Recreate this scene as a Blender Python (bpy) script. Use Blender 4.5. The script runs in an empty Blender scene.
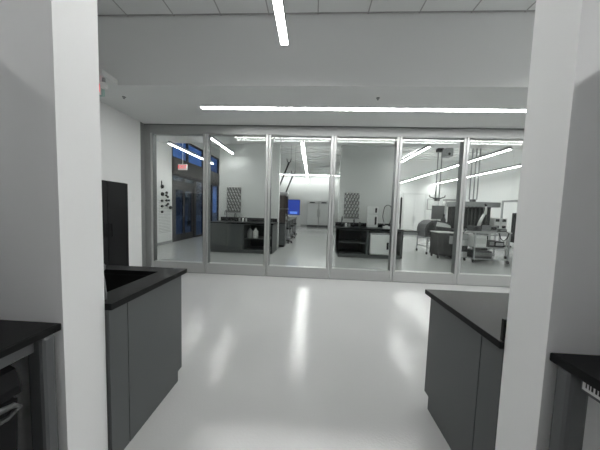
import bpy, bmesh, math, random
from mathutils import Vector, Matrix
random.seed(4)
SC = bpy.context.scene
COL = SC.collection
PI = math.pi

# ------------------------------------------------------------------ materials
def mat(name, col, rough=0.5, metal=0.0, spec=0.5, emit=None, estr=0.0, bump=0.0, bscale=60.0, vary=0.0, vscale=3.0, coat=0.0):
    m = bpy.data.materials.new(name); m.use_nodes = True
    nt = m.node_tree; b = nt.nodes['Principled BSDF']
    b.inputs['Base Color'].default_value = (*col, 1)
    b.inputs['Roughness'].default_value = rough
    b.inputs['Metallic'].default_value = metal
    b.inputs['Specular IOR Level'].default_value = spec
    b.inputs['Coat Weight'].default_value = coat
    if emit:
        b.inputs['Emission Color'].default_value = (*emit, 1)
        b.inputs['Emission Strength'].default_value = estr
    if bump or vary:
        tc = nt.nodes.new('ShaderNodeTexCoord')
    if bump:
        n = nt.nodes.new('ShaderNodeTexNoise'); n.inputs['Scale'].default_value = bscale; n.inputs['Detail'].default_value = 3
        nt.links.new(tc.outputs['Object'], n.inputs['Vector'])
        bp = nt.nodes.new('ShaderNodeBump'); bp.inputs['Strength'].default_value = bump; bp.inputs['Distance'].default_value = 0.01
        nt.links.new(n.outputs['Fac'], bp.inputs['Height']); nt.links.new(bp.outputs['Normal'], b.inputs['Normal'])
    if vary:
        n2 = nt.nodes.new('ShaderNodeTexNoise'); n2.inputs['Scale'].default_value = vscale; n2.inputs['Detail'].default_value = 4
        nt.links.new(tc.outputs['Object'], n2.inputs['Vector'])
        r = nt.nodes.new('ShaderNodeMapRange'); r.inputs['To Min'].default_value = 1 - vary; r.inputs['To Max'].default_value = 1 + vary
        nt.links.new(n2.outputs['Fac'], r.inputs['Value'])
        mx = nt.nodes.new('ShaderNodeVectorMath'); mx.operation = 'SCALE'; mx.inputs[0].default_value = col
        nt.links.new(r.outputs['Result'], mx.inputs['Scale']); nt.links.new(mx.outputs['Vector'], b.inputs['Base Color'])
    return m

def glass_mat(name, tint=(.94, .96, .95), f0=0.05, rough=0.0):
    m = bpy.data.materials.new(name); m.use_nodes = True
    nt = m.node_tree; nt.nodes.remove(nt.nodes['Principled BSDF'])
    out = nt.nodes['Material Output']
    tr = nt.nodes.new('ShaderNodeBsdfTransparent'); tr.inputs['Color'].default_value = (*tint, 1)
    gl = nt.nodes.new('ShaderNodeBsdfGlossy'); gl.inputs['Roughness'].default_value = rough
    lw = nt.nodes.new('ShaderNodeLayerWeight'); lw.inputs['Blend'].default_value = 0.5
    pw = nt.nodes.new('ShaderNodeMath'); pw.operation = 'POWER'; pw.inputs[1].default_value = 5
    nt.links.new(lw.outputs['Facing'], pw.inputs[0])
    ma = nt.nodes.new('ShaderNodeMath'); ma.operation = 'MULTIPLY_ADD'; ma.inputs[1].default_value = 1 - f0 * 2; ma.inputs[2].default_value = f0
    nt.links.new(pw.outputs[0], ma.inputs[0])
    mx = nt.nodes.new('ShaderNodeMixShader')
    nt.links.new(ma.outputs[0], mx.inputs[0]); nt.links.new(tr.outputs[0], mx.inputs[1]); nt.links.new(gl.outputs[0], mx.inputs[2])
    nt.links.new(mx.outputs[0], out.inputs['Surface'])
    return m

PENDANT_E, SOFFIT_E, LAB_E, NEARL_E, NEARR_E, UP_E, LABUP_E = 17.0, 29.0, 27.0, 26.0, 84.0, 3.0, 9.0
M = dict(
    wall=mat('painted_wall', (.84, .845, .84), .55, spec=.3, bump=.03, bscale=180),
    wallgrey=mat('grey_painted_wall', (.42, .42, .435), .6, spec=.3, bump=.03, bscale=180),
    labwall=mat('lab_wall_paint', (.70, .715, .705), .5, spec=.3),
    white=mat('white_paint', (.80, .81, .80), .45),
    soffit=mat('soffit_paint', (.76, .77, .77), .55, spec=.3),
    floor=mat('epoxy_floor', (.47, .475, .47), .11, spec=.45, bump=.10, bscale=70, vary=.03, vscale=1.3),
    tile=mat('ceiling_tile', (.76, .77, .77), .9, spec=.1, bump=.25, bscale=220),
    grid=mat('ceiling_grid_metal', (.75, .76, .76), .5),
    gridgap=mat('ceiling_grid_line', (.42, .42, .42), .8),  # plain grey of the grid lines between ceiling tiles
    alulit=mat('anodised_aluminium_lit', (.54, .55, .545), .38, .45),  # lighter copy of the aluminium, stile highlights put into its base colour
    alu=mat('anodised_aluminium', (.36, .37, .365), .38, .45),
    aludark=mat('dark_aluminium', (.20, .21, .21), .4, .5),
    gasket=mat('black_gasket', (.02, .02, .02), .6),
    glass=glass_mat('clear_glass', (.965, .975, .97), .022),
    winglass=glass_mat('window_glass', (.60, .70, .82), .05),
    resin=mat('black_epoxy_resin', (.009, .0095, .010), .32, spec=.10, bump=.02, bscale=300),
    cab=mat('grey_laminate', (.085, .092, .092), .42, spec=.4),
    cabgap=mat('panel_gap', (.012, .012, .012), .7),
    labcab=mat('lab_cabinet_laminate', (.095, .103, .103), .4),
    labcabdark=mat('lab_cabinet_interior', (.03, .033, .033), .6),
    darker=mat('charcoal_enclosure', (.011, .0115, .012), .5, spec=.3),
    steelgrey=mat('grey_powder_coat', (.10, .105, .108), .45, .2, bump=.05, bscale=400),
    steel=mat('brushed_steel', (.55, .56, .57), .28, .95),
    chrome=mat('chrome', (.75, .76, .77), .12, 1.0),
    black=mat('black_plastic', (.008, .008, .009), .55, spec=.2),
    blackgloss=mat('black_satin_cabinet', (.006, .006, .007), .45, spec=.3),
    basin=mat('sink_basin_resin', (.006, .006, .006), .6, spec=.2),
    liner=mat('grey_bin_liner', (.07, .073, .073), .35, bump=.4, bscale=25),
    plastic=mat('white_plastic', (.82, .83, .82), .35),
    greyplastic=mat('grey_plastic', (.32, .33, .33), .45),
    darkgrey=mat('dark_grey_plastic', (.06, .062, .064), .45),
    brown=mat('dark_brown_panel', (.035, .022, .018), .5),
    beam=mat('dark_bronze_beam', (.022, .018, .016), .5),
    frame=mat('black_window_frame', (.012, .012, .014), .45),
    label=mat('label_white', (.8, .8, .79), .6),
    ink=mat('label_ink', (.02, .02, .02), .7),
    exitface=mat('exit_sign_face', (.75, .72, .70), .4, emit=(1, .7, .68), estr=.08),
    exitred=mat('exit_sign_red', (.75, .03, .05), .4, emit=(1, .06, .09), estr=.8),
    exitedge=mat('exit_sign_edge_green', (.35, .50, .47), .3),
    pend=mat('pendant_diffuser', (.9, .9, .9), .5, emit=(1, 1, .985), estr=PENDANT_E),
    soff=mat('recessed_diffuser', (.9, .9, .9), .5, emit=(1, 1, .985), estr=SOFFIT_E),
    nearl=mat('added_left_light_diffuser', (.9, .9, .9), .5, emit=(1, 1, .985), estr=NEARL_E),
    nearr=mat('added_right_light_diffuser', (.9, .9, .9), .5, emit=(1, 1, .985), estr=NEARR_E),
    pendup=mat('pendant_uplight', (.9, .9, .9), .5, emit=(1, 1, .985), estr=UP_E),
    labup=mat('lab_pendant_uplight', (.9, .9, .9), .5, emit=(1, 1, .99), estr=LABUP_E),
    labl=mat('lab_pendant_diffuser', (.9, .9, .9), .5, emit=(1, 1, .99), estr=LAB_E),
    screen=mat('blue_screen', (.01, .02, .1), .3, emit=(.02, .06, .42), estr=.5),
    screenlight=mat('screen_window_light', (.1, .2, .5), .3, emit=(.12, .24, .75), estr=.7),
    greyscreen=mat('grey_screen', (.16, .165, .165), .3),
    peg=mat('drying_peg', (.60, .61, .60), .4),
    pegboard=mat('drying_rack_board', (.20, .205, .20), .4),
    grass=mat('dark_lawn', (.02, .035, .02), .9),
    pave=mat('evening_pavement', (.10, .11, .12), .8),
    facade=mat('evening_facade', (.06, .07, .09), .7, vary=.3, vscale=.6),
    bark=mat('tree_bark', (.03, .025, .02), .9),
    leaf=mat('tree_leaves', (.02, .035, .03), .8),
    red=mat('red_plastic', (.5, .04, .04), .4),
)

# ------------------------------------------------------------------ mesh builder
class MB:
    def __init__(self): self.bm = bmesh.new(); self.mi = 0
    def _done(self, geom_faces, smooth=False):
        for f in geom_faces: f.material_index = self.mi; f.smooth = smooth
    def box(self, a, b, bev=0.0, seg=2):
        x0, x1 = sorted((a[0], b[0])); y0, y1 = sorted((a[1], b[1])); z0, z1 = sorted((a[2], b[2]))
        t = bmesh.new()
        r = bmesh.ops.create_cube(t, size=1)
        for v in r['verts']:
            v.co = Vector(((x0 + x1) / 2 + v.co.x * (x1 - x0), (y0 + y1) / 2 + v.co.y * (y1 - y0), (z0 + z1) / 2 + v.co.z * (z1 - z0)))
        if bev > 0:
            bev = min(bev, .45 * min(x1 - x0, y1 - y0, z1 - z0))
            bmesh.ops.bevel(t, geom=list(t.edges), offset=bev, segments=seg, affect='EDGES', profile=.5)
        self._merge(t, False); return self
    def _merge(self, t, smooth):
        vm = {}
        for v in t.verts: vm[v] = self.bm.verts.new(v.co)
        for f in t.faces:
            try: nf = self.bm.faces.new([vm[v] for v in f.verts])
            except ValueError: continue
            nf.material_index = self.mi; nf.smooth = smooth
        t.free()
    def obox(self, c, size, rot, bev=0.0):
        t = bmesh.new(); r = bmesh.ops.create_cube(t, size=1)
        for v in t.verts: v.co = Vector((v.co.x * size[0], v.co.y * size[1], v.co.z * size[2]))
        if bev: bmesh.ops.bevel(t, geom=list(t.edges), offset=bev, segments=2, affect='EDGES')
        mtx = Matrix.Translation(Vector(c)) @ rot.to_4x4()
        for v in t.verts: v.co = mtx @ v.co
        self._merge(t, False); return self
    def tube(self, pts, r, n=10, cap=True):
        pts = [Vector(p) for p in pts]; rs = r if isinstance(r, (list, tuple)) else [r] * len(pts)
        rings = []; ref = None
        for i, p in enumerate(pts):
            d = (pts[min(i + 1, len(pts) - 1)] - pts[max(i - 1, 0)]).normalized()
            if ref is None:
                ref = Vector((0, 0, 1)) if abs(d.z) < .9 else Vector((1, 0, 0))
            u = d.cross(ref).normalized(); w = d.cross(u).normalized(); ref = u.cross(d) * 1.0
            if abs(ref.length) < 1e-6: ref = Vector((1, 0, 0))
            rings.append([self.bm.verts.new(p + (u * math.cos(2 * PI * k / n) + w * math.sin(2 * PI * k / n)) * rs[i]) for k in range(n)])
        fs = []
        for a, b in zip(rings, rings[1:]):
            for k in range(n): fs.append(self.bm.faces.new((a[k], a[(k + 1) % n], b[(k + 1) % n], b[k])))
        self._done(fs, True)
        if cap:
            c = [self.bm.faces.new(rings[0][::-1]), self.bm.faces.new(rings[-1])]; self._done(c)
        return self
    def lathe(self, c, prof, n=20, axis='z'):
        c = Vector(c); rings = []
        for r, z in prof:
            ring = []
            for k in range(n):
                a = 2 * PI * k / n; p = Vector((r * math.cos(a), r * math.sin(a), z))
                if axis == 'x': p = Vector((p.z, p.x, p.y))
                if axis == 'y': p = Vector((p.x, p.z, p.y))
                ring.append(self.bm.verts.new(c + p))
            rings.append(ring)
        fs = []
        for a, b in zip(rings, rings[1:]):
            for k in range(n): fs.append(self.bm.faces.new((a[k], a[(k + 1) % n], b[(k + 1) % n], b[k])))
        self._done(fs, True)
        self._done([self.bm.faces.new(rings[0][::-1]), self.bm.faces.new(rings[-1])])
        return self
    def prism(self, poly, axis, a, b):
        """poly = 2D outline, extruded along axis from a to b"""
        def P(u, v, t):
            return {'x': (t, u, v), 'y': (u, t, v), 'z': (u, v, t)}[axis]
        A = [self.bm.verts.new(P(u, v, a)) for u, v in poly]; B = [self.bm.verts.new(P(u, v, b)) for u, v in poly]
        n = len(poly); fs = [self.bm.faces.new(A[::-1]), self.bm.faces.new(B)]
        for k in range(n): fs.append(self.bm.faces.new((A[k], A[(k + 1) % n], B[(k + 1) % n], B[k])))
        self._done(fs); return self
    def build(self, name, mats, parent=None, origin=None):
        bm = self.bm
        bmesh.ops.recalc_face_normals(bm, faces=list(bm.faces))
        xs = [v.co for v in bm.verts]
        if origin is None:
            lo = [min(v[i] for v in xs) for i in range(3)]; hi = [max(v[i] for v in xs) for i in range(3)]
            origin = Vector(((lo[0] + hi[0]) / 2, (lo[1] + hi[1]) / 2, lo[2]))
        origin = Vector(origin)
        bmesh.ops.translate(bm, verts=list(bm.verts), vec=-origin)
        me = bpy.data.meshes.new(name); bm.to_mesh(me); bm.free()
        for m in (mats if isinstance(mats, (list, tuple)) else [mats]): me.materials.append(m)
        o = bpy.data.objects.new(name, me); COL.objects.link(o)
        base = Vector((0, 0, 0)); p = parent
        while p is not None: base += p.location; p = p.parent
        if parent is not None: o.parent = parent
        o.location = origin - base
        return o

def B(a, b, bev=0.0): return MB().box(a, b, bev)
def tag(o, label, cat, group=None):
    o['label'] = label; o['category'] = cat
    if group: o['group'] = group
    return o
def thing(name, label, cat, loc, group=None):
    o = bpy.data.objects.new(name, None); o.empty_display_size = .1; COL.objects.link(o); o.location = loc
    return tag(o, label, cat, group)
def struct(name, mb, m, parent=None):
    o = mb.build(name, m, parent)
    if parent is None: o['kind'] = 'structure'
    return o
def dup(root, loc, label, group=None):
    r = root.copy(); COL.objects.link(r); r.location = loc; r['label'] = label
    if group: r['group'] = group
    for ch in list(root.children):
        c = ch.copy(); COL.objects.link(c); c.parent = r
        for g in list(ch.children):
            d = g.copy(); COL.objects.link(d); d.parent = c
    return r

# ------------------------------------------------------------------ the setting
ZS, ZC, YG, YB = 3.166, 4.108, 4.955, 3.35      # soffit, hall ceiling, glass wall, bulkhead front
XW = -3.62                                     # hall left wall
struct('floor', B((-5.6, -3.2, -.2), (9.5, 21.2, 0)), M['floor'])
# near room
struct('wall_left_pillar', B((-3.8, .944, 0), (-1.082, 1.15, ZC)), M['wall'])
struct('wall_right_pillar', B((.908, .901, 0), (3.8, 1.084, ZC)), M['wall'])
struct('wall_near_left', B((-4.0, -3.2, 0), (-3.8, 1.15, ZC)), M['wallgrey'])
struct('wall_near_right', B((3.8, -3.2, 0), (4.0, 1.15, ZC)), M['wallgrey'])
struct('wall_back', B((-4.0, -3.4, 0), (4.0, -3.2, ZC)), M['wallgrey'])
# hall
wl = MB(); wl.box((XW - .2, 1.15, 0), (XW, 4.77, ZS)); wl.box((XW - .2, 1.15, ZS), (XW, YB, ZC))
struct('wall_left', wl, M['wall'])
struct('wall_right', B((7.0, 1.084, 0), (7.2, 4.85, ZC)), M['wall'])
struct('wall_right_return', B((3.8, .95, 0), (7.2, 1.15, ZC)), M['wall'])
# ceiling of tiles in a metal grid
cb = MB(); PX, X0 = .672, -.011
cb.mi = 0
xs = [X0 + PX * k for k in range(-6, 12)]
ys = [YB - .02 - PX * k for k in range(0, 11)]
for x in xs:
    for y in ys:
        cb.box((x + .008, y - PX + .008, ZC + .004), (x + PX - .008, y - .008, ZC + .03))
cb.mi = 1
for x in xs + [xs[-1] + PX]: cb.box((x - .008, ys[-1] - PX, ZC), (x + .008, YB, ZC + .02))
for y in ys: cb.box((xs[0], y - .008, ZC - .001), (xs[-1] + PX, y + .008, ZC + .02))
cb.mi = 2
cb.box((xs[0], ys[-1] - PX, ZC + .03), (xs[-1] + PX, YB + .1, ZC + .15))
struct('ceiling', cb, [M['tile'], M['gridgap'], M['soffit']])
# lowered soffit: in front of the glass wall and along the left wall
sm = MB()
sm.box((-2.85, YB, ZS), (7.0, 4.08 - .06, ZC + .1))
sm.box((-2.85, 4.08 + .06, ZS), (7.0, 5.05, ZC + .1))
sm.box((-2.85, 4.02, ZS + .03), (7.0, 4.14, ZC + .1))
sm.box((-2.85, 4.02, ZS), (-1.98, 4.14, ZS + .031))
sm.box((6.2, 4.02, ZS), (7.0, 4.14, ZS + .031))
sm.box((XW - .2, YB, ZS), (-2.85, 5.05, ZC + .1))
sm.box((XW, 3.10, ZS), (-2.87, YB, ZS + .075))
struct('ceiling_soffit', sm, M['soffit'])
# header channel and floor track of the glass wall
struct('trim_1', MB().box((XW, 4.875, ZS - .018), (7.0, 5.03, ZS + .002)), M['aludark'])
struct('trim_2', MB().box((-3.50, 4.885, 2.987), (7.0, 5.03, ZS - .018), .004), M['alu'])
jm = MB(); jm.box((XW - .02, 4.885, 0), (-3.50, 5.03, ZS - .018), .004); jm.box((XW - .02, 4.772, 0), (XW + .004, 4.885, ZS))
struct('trim_3', jm, M['alu'])
struct('trim_4', MB().box((-3.50, 4.89, 0), (7.0, 5.02, .008)), M['aludark'])

# glass wall: each panel a thing
edges = [-3.50, -2.285, -.95, .40, 1.72, 3.03, 4.32, 5.65, 6.98]
names = ['leftmost tall glass panel in aluminium frame, showing the dark entrance windows',
         'tall aluminium framed glass panel in front of the left sink bench, second from the left',
         'tall aluminium framed glass panel in front of the aisle with the blue screen',
         'tall aluminium framed glass panel in front of the bench with the white undercounter machine',
         'tall aluminium framed glass panel in front of the white double door and hanging column',
         'tall aluminium framed glass panel at the right, in front of the steel frame table',
         'tall aluminium framed glass panel, mostly behind the right pillar',
         'tall aluminium framed glass panel out of sight at the far right of the partition']
for i in range(7):
    x0, x1 = edges[i] + .006, edges[i + 1] - .006
    t = thing('sliding_glass_panel', names[i], 'glass panel', ((x0 + x1) / 2, YG, .008), 'framed glass panels of the partition')
    for a, b in ((x0, x0 + .046), (x1 - .046, x1)):
        s = MB(); s.box((a, 4.888, .008), (b, 5.022, 2.985), .004)
        s.build('stile', M['alulit'], t)
    MB().box((x0 + .046, 4.892, .008), (x1 - .046, 5.018, .225), .004).build('bottom_rail', M['alulit'], t)
    MB().box((x0 + .046, 4.892, 2.968), (x1 - .046, 5.018, 2.985), .002).build('top_rail', M['alu'], t)
    gk = MB()
    for a, b in ((x0 + .046, x0 + .051), (x1 - .051, x1 - .046)): gk.box((a, 4.896, .225), (b, 5.014, 2.968))
    gk.build('gasket', M['aludark'], t)
    for yy in (4.90, 5.003):
        MB().box((x0 + .051, yy, .225), (x1 - .051, yy + .005, 2.968)).build('glass_pane', M['glass'], t)

# lab beyond
ZL, ZD = 3.70, 4.75
struct('ceiling_lab_near', B((-5.7, 5.05, ZL), (9.5, 8.3, ZD + .1)), M['soffit'])
dk = MB(); dk.box((-5.7, 8.3, ZD), (9.5, 21.2, ZD + .1))
for k in range(20): dk.box((-5.6, 8.6 + k * .62, ZD - .05), (9.5, 8.7 + k * .62, ZD + .01))
struct('ceiling_lab_deck', dk, M['white'])
struct('wall_far', B((-5.7, 21.0, 0), (9.5, 21.2, ZD)), M['labwall'])
struct('wall_far_right', B((2.6, 15.2, 0), (9.5, 15.4, ZD)), M['white'])
struct('wall_far_return', B((2.6, 15.4, 0), (2.8, 21.0, ZD)), M['labwall'])
struct('wall_lab_right', B((9.3, 4.95, 0), (9.5, 15.2, ZD)), M['white'])
struct('wall_left_bench', B((-3.35, 8.26, 0), (-1.19, 8.42, ZL)), M['labwall'])
struct('wall_middle_bench', B((.93, 8.26, 0), (2.90, 8.42, ZL)), M['labwall'])
struct('wall_front_left', B((-5.7, 4.85, 0), (XW - .02, 5.03, ZL)), M['labwall'])
struct('wall_front_right', B((6.98, 4.85, 0), (9.5, 4.95, ZL)), M['labwall'])
# left outside wall of the lab, entrance
XE = -5.5
struct('wall_lab_left', B((XE - .15, 4.95, 0), (XE, 8.90, ZD)), M['white'])
struct('wall_lab_left_far', B((XE - .15, 13.5, 0), (XE, 21.0, ZD)), M['labwall'])
struct('wall_lab_left_top', B((XE - .15, 8.9, 4.25), (XE, 13.5, ZD)), M['labwall'])
struct('trim_5', B((XE - .15, 8.90, 2.72), (XE + .10, 13.5, 3.32), .01), M['beam'])
def window(name, y0, y1, z0, z1, bars=()):
    f = MB(); w = .07
    f.box((XE - .10, y0, z0), (XE, y0 + w, z1)); f.box((XE - .10, y1 - w, z0), (XE, y1, z1))
    f.box((XE - .10, y0 + w, z0), (XE, y1 - w, z0 + w)); f.box((XE - .10, y0 + w, z1 - w), (XE, y1 - w, z1))
    for b in bars: f.box((XE - .10, b - .03, z0 + w), (XE, b + .03, z1 - w))
    o = struct(name, f, M['frame'])
    MB().box((XE - .06, y0 + w, z0 + w), (XE - .05, y1 - w, z1 - w)).build('pane', M['winglass'], o)
    return o
window('window_1', 8.90, 13.5, 3.32, 4.25, (10.1, 11.55))
window('window_2', 8.90, 10.74, 2.40, 2.72, (9.8,))
window('window_3', 10.74, 11.62, 0, 2.72)
window('window_4', 11.62, 13.5, 0, 2.72, (12.6,))
d = MB()
for a, b in ((8.90, 9.02), (10.62, 10.74)): d.box((XE - .12, a, 0), (XE, b, 2.40))
d.box((XE - .12, 9.02, 2.30), (XE, 10.62, 2.40))
d1 = struct('door_1', d, M['frame'])
lf = MB()
lf.box((XE - .08, 9.02, 0), (XE - .03, 9.20, 2.30)); lf.box((XE - .08, 10.44, 0), (XE - .03, 10.62, 2.30))
lf.box((XE - .08, 9.20, 0), (XE - .03, 10.44, .28)); lf.box((XE - .08, 9.20, 2.12), (XE - .03, 10.44, 2.30)); lf.box((XE - .08, 9.74, .28), (XE - .03, 9.90, 2.12))
lf.build('door_leaf', M['frame'], d1)
MB().box((XE - .06, 9.2, .28), (XE - .05, 10.44, 2.12)).build('pane', M['winglass'], d1)
MB().tube([(XE - .03, 9.69, 1.0), (XE + .03, 9.69, 1.02), (XE + .03, 9.69, 1.4), (XE - .03, 9.69, 1.42)], .014).build('door_handle', M['aludark'], d1)
# baseboards
struct('baseboard_left', B((XW, 1.15, 0), (XW + .012, 4.77, .10)), M['greyplastic'])
struct('baseboard_lab_left', B((XE, 4.95, 0), (XE + .012, 8.9, .10)), M['greyplastic'])
struct('baseboard_lab_far', B((-1.0, 20.985, 0), (2.6, 21.0, .12)), M['greyplastic'])
struct('baseboard_lab_right', B((2.9, 15.185, 0), (5.7, 15.2, .12)), M['greyplastic'])
# white double door in the right rear wall
d = MB(); d.box((5.72, 15.12, 0), (5.82, 15.2, 2.72)); d.box((7.10, 15.12, 0), (7.20, 15.2, 2.72)); d.box((5.82, 15.12, 2.62), (7.10, 15.2, 2.72))
d2 = struct('door_2', d, M['labwall'])
for a, b, h in ((5.825, 6.455, 6.40), (6.465, 7.095, 6.52)):
    l = MB().box((a, 15.14, .01), (b, 15.18, 2.615), .004).build('door_leaf', M['white'], d2)
    MB().tube([(h, 15.14, .95), (h, 15.09, .97), (h, 15.09, 1.25), (h, 15.14, 1.27)], .015).build('door_handle', M['steel'], l)
# white door with a black slit window in the right wall
d = MB()
d.box((9.22, 10.62, 0), (9.3, 10.70, 2.2)); d.box((9.22, 11.82, 0), (9.3, 11.90, 2.2)); d.box((9.22, 10.70, 2.12), (9.3, 11.82, 2.2))
d3 = struct('door_3', d, M['greyplastic'])
l = MB().box((9.255, 10.705, .02), (9.29, 11.815, 2.115), .003).build('door_leaf', M['plastic'], d3)
MB().box((9.25, 11.05, .25), (9.256, 11.27, 1.60)).build('vision_panel', M['black'], l)
MB().tube([(9.255, 11.68, 1.0), (9.2, 11.68, 1.0), (9.2, 11.55, 1.0)], .012).build('door_handle', M['steel'], l)

# outside the entrance: dusk street
struct('ground_outside', B((-40, -10, -.25), (-5.65, 60, -.05)), M['pave'])
t = thing('building', 'dark evening building outside beyond the entrance windows', 'building', (-24, 30, -.05))
MB().box((-30, 20, -.05), (-20, 46, 5.5)).build('facade', M['facade'], t)
for k in range(5):
    MB().box((-20.0, 22 + 4.4 * k, 1.0), (-19.95, 24.4 + 4.4 * k, 3.4)).build('window', M['winglass'], t)
MB().box((-30.2, 19.8, 5.5), (-19.7, 46.2, 5.8)).build('roof_edge', M['frame'], t)
for (tx, ty, s, lb) in ((-9.5, 17.5, 1.0, 'dark leafy tree outside close to the entrance windows'), (-13.5, 20.5, 1.25, 'dark leafy tree outside farther back from the windows')):
    t = thing('tree', lb, 'tree', (tx, ty, -.05), 'trees outside the windows')
    MB().tube([(tx, ty, -.05), (tx + .05, ty, 1.2 * s), (tx, ty + .1, 2.4 * s)], [.12 * s, .09 * s, .05 * s]).build('trunk', M['bark'], t)
    cr = MB()
    for k in range(260):
        a, h, r = random.random() * 2 * PI, random.random(), random.random() ** .5
        rad = 1.2 * s * math.sin(PI * (.12 + .8 * h)) * r
        c = (tx + rad * math.cos(a), ty + rad * math.sin(a), (1.6 + 2.6 * h) * s)
        cr.obox(c, (.22, .14, .02), Matrix.Rotation(random.random() * 6, 3, 'X') @ Matrix.Rotation(random.random() * 6, 3, 'Z'))
    cr.build('crown', M['leaf'], t)

# ------------------------------------------------------------------ lights
def pendant(x, y0, y1, z, top, label, m, group, w=.088, up=True):
    t = thing('pendant_light', label, 'light', (x, (y0 + y1) / 2, z), group)
    h = MB(); h.box((x - w / 2, y0, z + .012), (x + w / 2, y1, z + .06), .002)
    for a in (x - w / 2, x + w / 2 - .003): h.box((a, y0, z + .058), (a + .003, y1, z + .085))
    for a in (y0, y1 - .003): h.box((x - w / 2, a, z + .058), (x + w / 2, a + .003, z + .085))
    h.build('housing', M['alu'], t)
    MB().box((x - w / 2 + .004, y0 + .004, z), (x + w / 2 - .004, y1 - .004, z + .0125)).build('diffuser', m, t)
    ua = y0 + .004 if up is True else up       # where the upward lens begins
    if up: MB().box((x - w / 2 + .004, ua, z + .0595), (x + w / 2 - .004, y1 - .004, z + .064)).build('uplight_lens', M['labup'] if m is M['labl'] else M['pendup'], t)
    for yy in (y0 + .35, y1 - .35):
        MB().tube([(x, yy, z + .064), (x, yy, top)], .003, 6).build('cable', M['steel'], t)
    return t
pendant(-.375, .2, 2.74, 3.3, ZC, 'linear white pendant light over the opening, its near end out of view', M['pend'], 'hall pendant lights')
pendant(3.0, 1.3, 2.9, 3.3, ZC, 'unseen linear white light added behind the right pillar for the left jamb', M['pend'], 'hall pendant lights')  # unseen light, added so the left jamb comes out brighter
pendant(-3.0, -1.6, .1, 3.3, ZC, 'unseen linear light added over the left bench to light the pillar faces', M['nearl'], 'added near room lights')  # unseen light, added for the pillar faces and their diagonal shadow edge
pendant(2.9, -1.6, .1, 3.3, ZC, 'unseen linear light added over the right bench to light the pillar faces', M['nearr'], 'added near room lights')  # unseen light, added and kept stronger to brighten the left jamb
t = thing('recessed_light', 'long white linear light recessed in the lowered ceiling above the glass wall', 'light', (2.1, 4.08, ZS))
MB().box((-1.98, 4.028, ZS + .002), (6.2, 4.132, ZS + .028)).build('diffuser', M['soff'], t)
fr = MB(); fr.box((-1.98, 4.02, ZS - .002), (6.2, 4.028, ZS + .03)); fr.box((-1.98, 4.132, ZS - .002), (6.2, 4.14, ZS + .03)); fr.build('frame', M['white'], t)
G = 'lab pendant lights'
pendant(-4.35, 6.9, 10.0, 3.3, ZL, 'linear pendant light beside the dark entrance windows', M['labl'], G, .06, False)
pendant(-2.80, 6.3, 8.05, 3.3, ZL, 'short linear pendant light in front of the left bench wall', M['labl'], G, .06, False)
pendant(-.33, 6.6, 15.5, 3.3, ZL, 'long linear pendant light running down the middle of the aisle', M['labl'], G, .088, 8.9)
pendant(3.20, 6.8, 9.6, 3.3, ZL, 'short linear pendant light right of the middle bench wall', M['labl'], G, .065, False)
pendant(5.45, 6.9, 15.0, 3.3, ZL, 'long linear pendant light over the steel tables, upper one at right', M['labl'], G, .075, 8.9)
pendant(7.6, 9.1, 15.1, 3.3, ZD, 'linear pendant light near the right wall, lowest one at right', M['labl'], G)
t = thing('linear_light', 'horizontal linear light across the far end of the aisle', 'light', (-.3, 20.4, 4.45))
MB().box((-3.2, 20.33, 4.462), (2.3, 20.47, 4.56)).build('housing', M['white'], t)
MB().box((-3.2, 20.34, 4.45), (2.3, 20.46, 4.4625)).build('diffuser', M['labl'], t)
for xx in (-2.4, 1.6): MB().tube([(xx, 20.4, 4.56), (xx, 20.4, ZD)], .004, 6).build('cable', M['steel'], t)

# exit signs
def text_mesh(body, size, loc, rot, m, name, parent, depth=.004):
    cu = bpy.data.curves.new(name, 'FONT'); cu.body = body; cu.size = size; cu.extrude = depth / 2; cu.align_x = 'CENTER'; cu.align_y = 'CENTER'
    tmp = bpy.data.objects.new(name, cu); COL.objects.link(tmp)
    bpy.context.view_layer.update()
    me = bpy.data.meshes.new_from_object(tmp.evaluated_get(bpy.context.evaluated_depsgraph_get()))
    bpy.data.objects.remove(tmp)
    me.materials.clear(); me.materials.append(m); me.name = name
    o = bpy.data.objects.new(name, me); COL.objects.link(o); o.parent = parent
    base = Vector((0, 0, 0)); p = parent
    while p is not None: base += p.location; p = p.parent
    o.location = Vector(loc) - base; o.rotation_euler = rot
    return o
t = thing('exit_sign', 'red lettered exit sign hanging from the low ceiling beside the left pillar', 'exit sign', (-3.10, 3.22, 2.95))
MB().box((-3.27, 3.20, 2.95), (-2.965, 3.24, 3.14), .006).build('housing', M['exitedge'], t)
MB().box((-3.262, 3.194, 2.958), (-2.985, 3.2005, 3.132)).build('sign_face', M['exitface'], t)
text_mesh('EXIT', .15, (-3.115, 3.192, 3.045), (PI / 2, 0, 0), M['exitred'], 'letters', t)
MB().box((-3.17, 3.20, 3.14), (-3.06, 3.24, ZS)).build('mount', M['greyplastic'], t)
t = thing('exit_sign', 'glowing red exit sign seen through glass, high beside the entrance windows', 'exit sign', (-5.0, 9.0, 2.86))
MB().box((-5.30, 8.98, 2.86), (-4.94, 9.02, 3.09), .005).build('housing', M['plastic'], t)
MB().box((-5.29, 8.974, 2.87), (-4.95, 8.981, 3.08)).build('sign_face', M['exitface'], t)
text_mesh('EXIT', .18, (-5.12, 8.972, 2.975), (PI / 2, 0, 0), M['exitred'], 'letters', t)
MB().tube([(-5.12, 9.0, 3.09), (-5.12, 9.0, ZD)], .012).build('stem', M['plastic'], t)
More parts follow.
